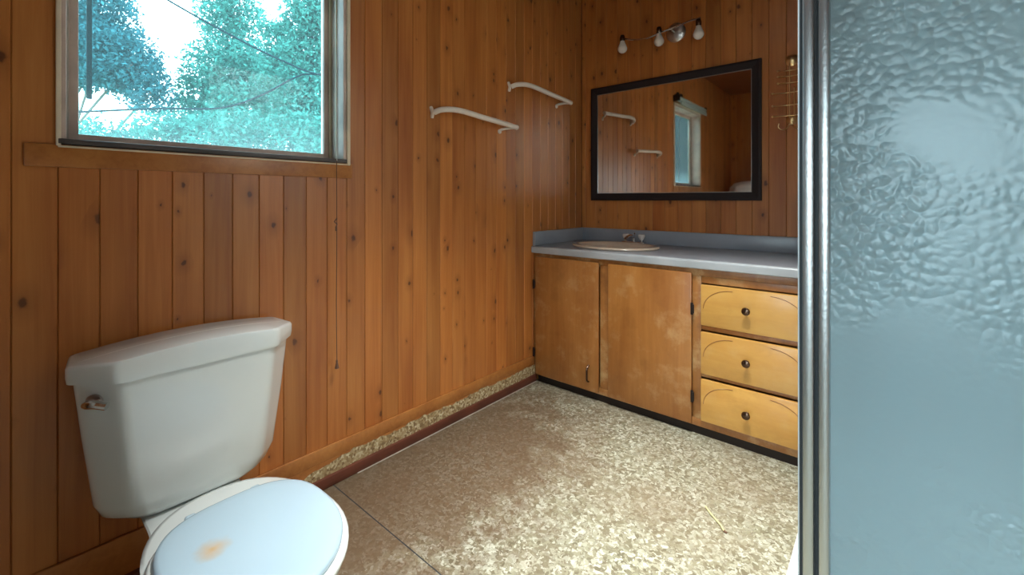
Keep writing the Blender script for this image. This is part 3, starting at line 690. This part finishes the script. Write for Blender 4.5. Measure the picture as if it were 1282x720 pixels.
# ------------------------------------------------------------------ light fixture
lf = thing('vanity_light', 'wavy chrome three-bulb light bar above the mirror', 'light fixture', (0, 0, 0))
lathe('wall_plate', 'chrome_dull', [(0.058, 0.0), (0.058, 0.008), (0.048, 0.018), (0.020, 0.026), (0.0, 0.028)], (0.665, -0.001, 2.115), '-y', lf, 32)
tube('mount_stem', 'chrome_dull', [(0.665, -0.02, 2.115), (0.665, -0.085, 2.115)], 0.007, lf)
tube('arm', 'chrome', smooth_path([(0.350, -0.085, 2.135), (0.43, -0.085, 2.105), (0.52, -0.085, 2.095), (0.60, -0.085, 2.108), (0.70, -0.085, 2.120), (0.76, -0.085, 2.132), (0.835, -0.085, 2.136)], 8), 0.0055, lf, 10)
for bx, bz in ((0.360, 2.073), (0.598, 2.064), (0.828, 2.052)):
    y = -0.10
    s = lathe('socket', 'bronze', [(0.0, 0.075), (0.012, 0.073), (0.016, 0.060), (0.016, 0.040), (0.012, 0.034)], (bx, y, bz), 'z', lf, 16)
    lathe('bulb', 'bulb', [(0.0115, 0.042), (0.013, 0.034), (0.019, 0.018), (0.027, 0.0), (0.030, -0.012), (0.028, -0.024), (0.020, -0.035), (0.009, -0.041), (0.0, -0.042)], (bx, y, bz), 'z', s, 24, smooth=60)

# ------------------------------------------------------------------ brass rack
br = thing('brass_rack', 'brass wire toiletry rack with ball-tipped pegs right of the mirror', 'rack', (1.266, 0, 1.44))
bm = nb(); bm_lathe(bm, [(0.030, 0), (0.030, 0.003), (0.020, 0.012), (0.008, 0.016), (0, 0.017)], (0, -0.001, 0.385), '-y', 20); obj('top_rosette', bm, 'brass', br)
bm = nb(); bm_lathe(bm, [(0.026, 0), (0.026, 0.003), (0.018, 0.011), (0.006, 0.015), (0, 0.016)], (0, -0.001, 0.075), '-y', 20); obj('bottom_rosette', bm, 'brass', br)
for x in (-0.008, 0.012): tube('upright', 'brass', [(x, -0.012, 0.06), (x, -0.012, 0.24 if x > 0 else 0.385)], 0.0028, br, 8)
for z, wd in ((0.33, 0.055), (0.30, 0.055), (0.265, 0.055), (0.215, 0.080), (0.150, 0.080), (0.095, 0.080)):
    bm = nb(); bm_tube(bm, smooth_path([(-wd, -0.045, z), (-wd*0.5, -0.018, z+0.002), (0, -0.012, z+0.003), (wd*0.6, -0.018, z+0.002), (wd, -0.045, z)], 4), 0.0030, 8)
    for s in (-1, 1):
        r = bmesh.ops.create_uvsphere(bm, u_segments=10, v_segments=6, radius=0.006); bmesh.ops.translate(bm, vec=(s*wd, -0.045, z), verts=r['verts'])
    obj('peg_rod', bm, 'brass', br)
for s in (-1, 1):
    tube('hook', 'brass', smooth_path([(s*0.004, -0.012, 0.07), (s*0.015, -0.022, 0.035), (s*0.035, -0.04, 0.022), (s*0.052, -0.05, 0.035), (s*0.05, -0.05, 0.055)], 5), 0.0025, br, 8)

# ------------------------------------------------------------------ toilet
TO = thing('toilet', 'white two-piece toilet with wide faceted tank and closed lid', 'toilet', (0.0, -2.33, 0), 0.0)
TC = 0.012   # the tank sits a little to one side on its old bolts
def tank_ring(w_, d, z, back=0.035, cw=0.075, cd_=0.085, r=0.02, crown=0.0):
    """faceted plan: back edge straight, front corners cut; w_ half width, d depth"""
    pts = [(back, -w_+0.015), (back+d-cd_, -w_), (back+d, -w_+cw), (back+d, w_-cw), (back+d-cd_, w_), (back, w_-0.015)]
    out = []
    n = len(pts)
    for i in range(n):
        p0, p1, p2 = Vector((*pts[i-1], 0)), Vector((*pts[i], 0)), Vector((*pts[(i+1) % n], 0))
        a = p1+(p0-p1).normalized()*r; b = p1+(p2-p1).normalized()*r
        for k in range(5):
            t = k/4; q = a*(1-t)**2+p1*2*t*(1-t)+b*t*t; out.append((q.x, q.y))
        m = b.lerp(p2+(p1-p2).normalized()*r, 0.0)
        # extra points along the long front and back edges so that the crown can bend
        q2 = p2+(p1-p2).normalized()*r
        for k in range(1, 8): q = b.lerp(q2, k/8); out.append((q.x, q.y))
    return [(x, y+TC, z + crown*(1-(y/w_)**2)) for x, y in out]
bm = nb(); rings = []
for (z, w_, d, cw, r) in ((0.262, 0.150, 0.110, 0.05, 0.03), (0.266, 0.180, 0.135, 0.06, 0.03), (0.285, 0.205, 0.150, 0.07, 0.03), (0.32, 0.219, 0.160, 0.072, 0.025), (0.40, 0.228, 0.166, 0.072, 0.022), (0.50, 0.240, 0.173, 0.074, 0.018), (0.655, 0.256, 0.180, 0.078, 0.016)):
    rings.append(tank_ring(w_, d, z, cw=cw, cd_=0.085*d/0.18, r=r))
bm_loft(bm, rings); obj('tank', bm, 'porcelain', TO, smooth=38)
bm = nb(); rings = []
for (z, g, cr) in ((0.648, -0.002, 0), (0.650, 0.005, 0), (0.664, 0.007, 0.004), (0.686, 0.007, 0.020), (0.692, 0.004, 0.022), (0.6935, -0.001, 0.022)):
    rings.append([(x, y, z_) for x, y, z_ in tank_ring(0.262+g, 0.184+g*1.6, z, back=0.031-g*0.6, cw=0.080, cd_=0.088, r=0.014, crown=cr)])
rings.append([((x-0.12)*0.02+0.12, y, z_) for x, y, z_ in rings[-1]])
bm_loft(bm, rings); obj('tank_lid', bm, 'porcelain', TO, smooth=50)
# lever on the cut corner at the left
bm = nb()
n = Vector((0.0775, -0.085, 0)).normalized()  # outward normal of left facet
base = Vector((0.165, -0.216+TC, 0.605))
base += n*0.002
tv = Vector((n.y, -n.x, 0))
def ell(c, a, b, off, k=20): return [c + n*off + tv*a*math.cos(2*PI*i/k) + Vector((0, 0, 1))*b*math.sin(2*PI*i/k) for i in range(k)]
bm_loft(bm, [ell(base, 0.020, 0.018, 0), ell(base, 0.020, 0.018, 0.006), ell(base, 0.014, 0.013, 0.012)])
lv = obj('flush_escutcheon', bm, 'chrome_dull', TO)
bm = nb(); bm_tube(bm, smooth_path([base+n*0.010, base+n*0.022+tv*0.004, base+n*0.024-tv*0.02+Vector((0, 0, 0.002)), base+n*0.020-tv*0.045-Vector((0, 0, 0.004))], 5), 0.008, 10, radii=[0.006+0.004*min(1, k/8) for k in range(16)])
obj('flush_lever', bm, 'chrome', TO)
# bowl
def egg(cx, back, front, w_, z, n=48, sq=2.3):
    """plan outline: x from back to front around cx, half width w_"""
    out = []
    for i in range(n):
        a = 2*PI*i/n; c, s = math.cos(a), math.sin(a)
        L = (front-cx) if c > 0 else (cx-back)
        e = 2.0 if c > 0 else sq
        x = cx + L*math.copysign(abs(c)**(2/e), c); y = w_*math.copysign(abs(s)**(2/e), s)
        out.append((x, y, z))
    return out
bm = nb(); rings = [egg(0.40, 0.20, 0.62, 0.105, 0.0), egg(0.40, 0.20, 0.62, 0.105, 0.02), egg(0.40, 0.21, 0.60, 0.090, 0.06), egg(0.42, 0.22, 0.62, 0.092, 0.14), egg(0.48, 0.25, 0.70, 0.125, 0.22), egg(0.52, 0.26, 0.775, 0.165, 0.29), egg(0.54, 0.27, 0.80, 0.180, 0.318), egg(0.54, 0.28, 0.805, 0.182, 0.334), egg(0.54, 0.30, 0.795, 0.174, 0.340)]
bm_loft(bm, rings); obj('bowl', bm, 'porcelain', TO, smooth=60)
bm = nb()
def slab(x0, x1, w0, w1, z): return [(x0, -w0, z), (x1*0.5+x0*0.5, -w0, z), (x1, -w1, z), (x1, w1, z), (x1*0.5+x0*0.5, w0, z), (x0, w0, z)]
bm_loft(bm, [slab(0.10, 0.36, 0.07, 0.08, 0.18), slab(0.06, 0.38, 0.105, 0.12, 0.225), slab(0.05, 0.39, 0.115, 0.125, 0.256), slab(0.055, 0.385, 0.11, 0.12, 0.261)]); 
bmesh.ops.bevel(bm, geom=bm.edges[:], offset=0.006, segments=2, affect='EDGES'); obj('tank_shelf', bm, 'porcelain', TO, smooth=60)
bm = nb(); rings = []
for (z, g) in ((0.3405, 0.0), (0.344, 0.003), (0.352, 0.003), (0.356, -0.003)): rings.append(egg(0.575, 0.400-g, 0.803+g, 0.178+g, z, sq=2.8))
bm_loft(bm, rings); obj('seat', bm, 'porcelain', TO, smooth=60)
bm = nb(); rings = []
for (z, g) in ((0.3565, -0.006), (0.3585, -0.001), (0.365, 0.0), (0.371, -0.003), (0.3735, -0.010), (0.3755, -0.03), (0.377, -0.07)): rings.append(egg(0.575, 0.396-g, 0.793+g, 0.169+g, z, sq=2.8))
bm_loft(bm, rings); ld = obj('seat_lid', bm, 'lid', TO, smooth=60); ld['label'] = 'closed pale blue-white seat lid with a small rusty stain'
for s in (-1, 1):
    bm = nb(); bm_box(bm, 0.372, 0.402, s*0.07-0.012, s*0.07+0.012, 0.339, 0.358, 0.006, 3); obj('seat_hinge', bm, 'lid', TO)

for c_ in TO.children:
    if c_.name.split('.')[0] in ('bowl', 'seat', 'seat_lid', 'seat_hinge'): c_.location = (0.014, 0.004, -0.004 if 'seat' in c_.name else 0.0)
# ------------------------------------------------------------------ shower
SY = -1.80      # plane of the glass
sh = thing('shower_stall', 'shower stall with pebbled blue-white glass and aluminium frame', 'shower', (0, 0, 0))
bm = nb(); bm_box(bm, 1.452, RX-0.001, SY-0.05, -0.002, 0.0, 0.16, 0.012, 3); obj('base', bm, 'fibreglass', sh)
box('side_panel', 'fibreglass', (1.528, 1.540, SY+0.02, -0.002, 0.16, 2.0), sh)
box('back_panel', 'fibreglass', (1.541, RX-0.013, -0.013, -0.002, 0.16, 2.0), sh)
box('wall_panel', 'fibreglass', (RX-0.012, RX-0.001, SY+0.02, -0.002, 0.16, 2.0), sh)
box('corner_post', 'rubber', (1.535, 1.541, SY-0.016, SY+0.018, 0.16, 1.95), sh, bev=0.002)
box('post_face', 'aluminium', (1.5395, 1.556, SY-0.020, SY+0.018, 0.16, 1.95), sh, bev=0.004)
box('post_groove', 'rubber', (1.556, 1.5615, SY-0.010, SY+0.015, 0.16, 1.95), sh, bev=0.001)
box('door_stile', 'aluminium', (1.5615, 1.577, SY-0.018, SY+0.015, 0.17, 1.94), sh, bev=0.004)
box('wall_stile', 'aluminium', (RX-0.045, RX-0.001, SY-0.018, SY+0.015, 0.16, 1.95), sh, bev=0.004)
box('top_rail', 'aluminium', (1.5775, RX-0.0455, SY-0.018, SY+0.015, 1.90, 1.95), sh, bev=0.004)
box('bottom_rail', 'aluminium', (1.5775, RX-0.0455, SY-0.018, SY+0.015, 0.16, 0.20), sh, bev=0.004)
g = box('glass_panel', 'obscure', (1.574, RX-0.042, SY-0.003, SY+0.003, 0.195, 1.905), sh, bev=0)

# ------------------------------------------------------------------ small and far things
st = thing('straw_sliver', 'bent pale straw sliver lying on the vinyl floor in front of the drawers', 'debris', (1.2, -1.1, 0.0015))
tube('stalk', 'straw', [(-0.048, 0.052, 0.002), (-0.02, 0.022, 0.004), (0.02, -0.010, 0.003), (0.035, -0.030, 0.002)], 0.0028, st, 6)
tube('frayed_tip', 'cord', [(0.035, -0.030, 0.002), (0.045, -0.034, 0.003)], 0.003, st, 6)
wt = thing('water_tank', 'white round-topped tank showing at the lower right of the mirror', 'tank', (0.33, -3.52, 0))
lathe('shell', 'white_enamel', [(0.24, 0.0), (0.25, 0.02), (0.25, 1.18), (0.24, 1.25), (0.19, 1.305), (0.10, 1.33), (0.0, 1.335)], (0, 0, 0), 'z', wt, 40)
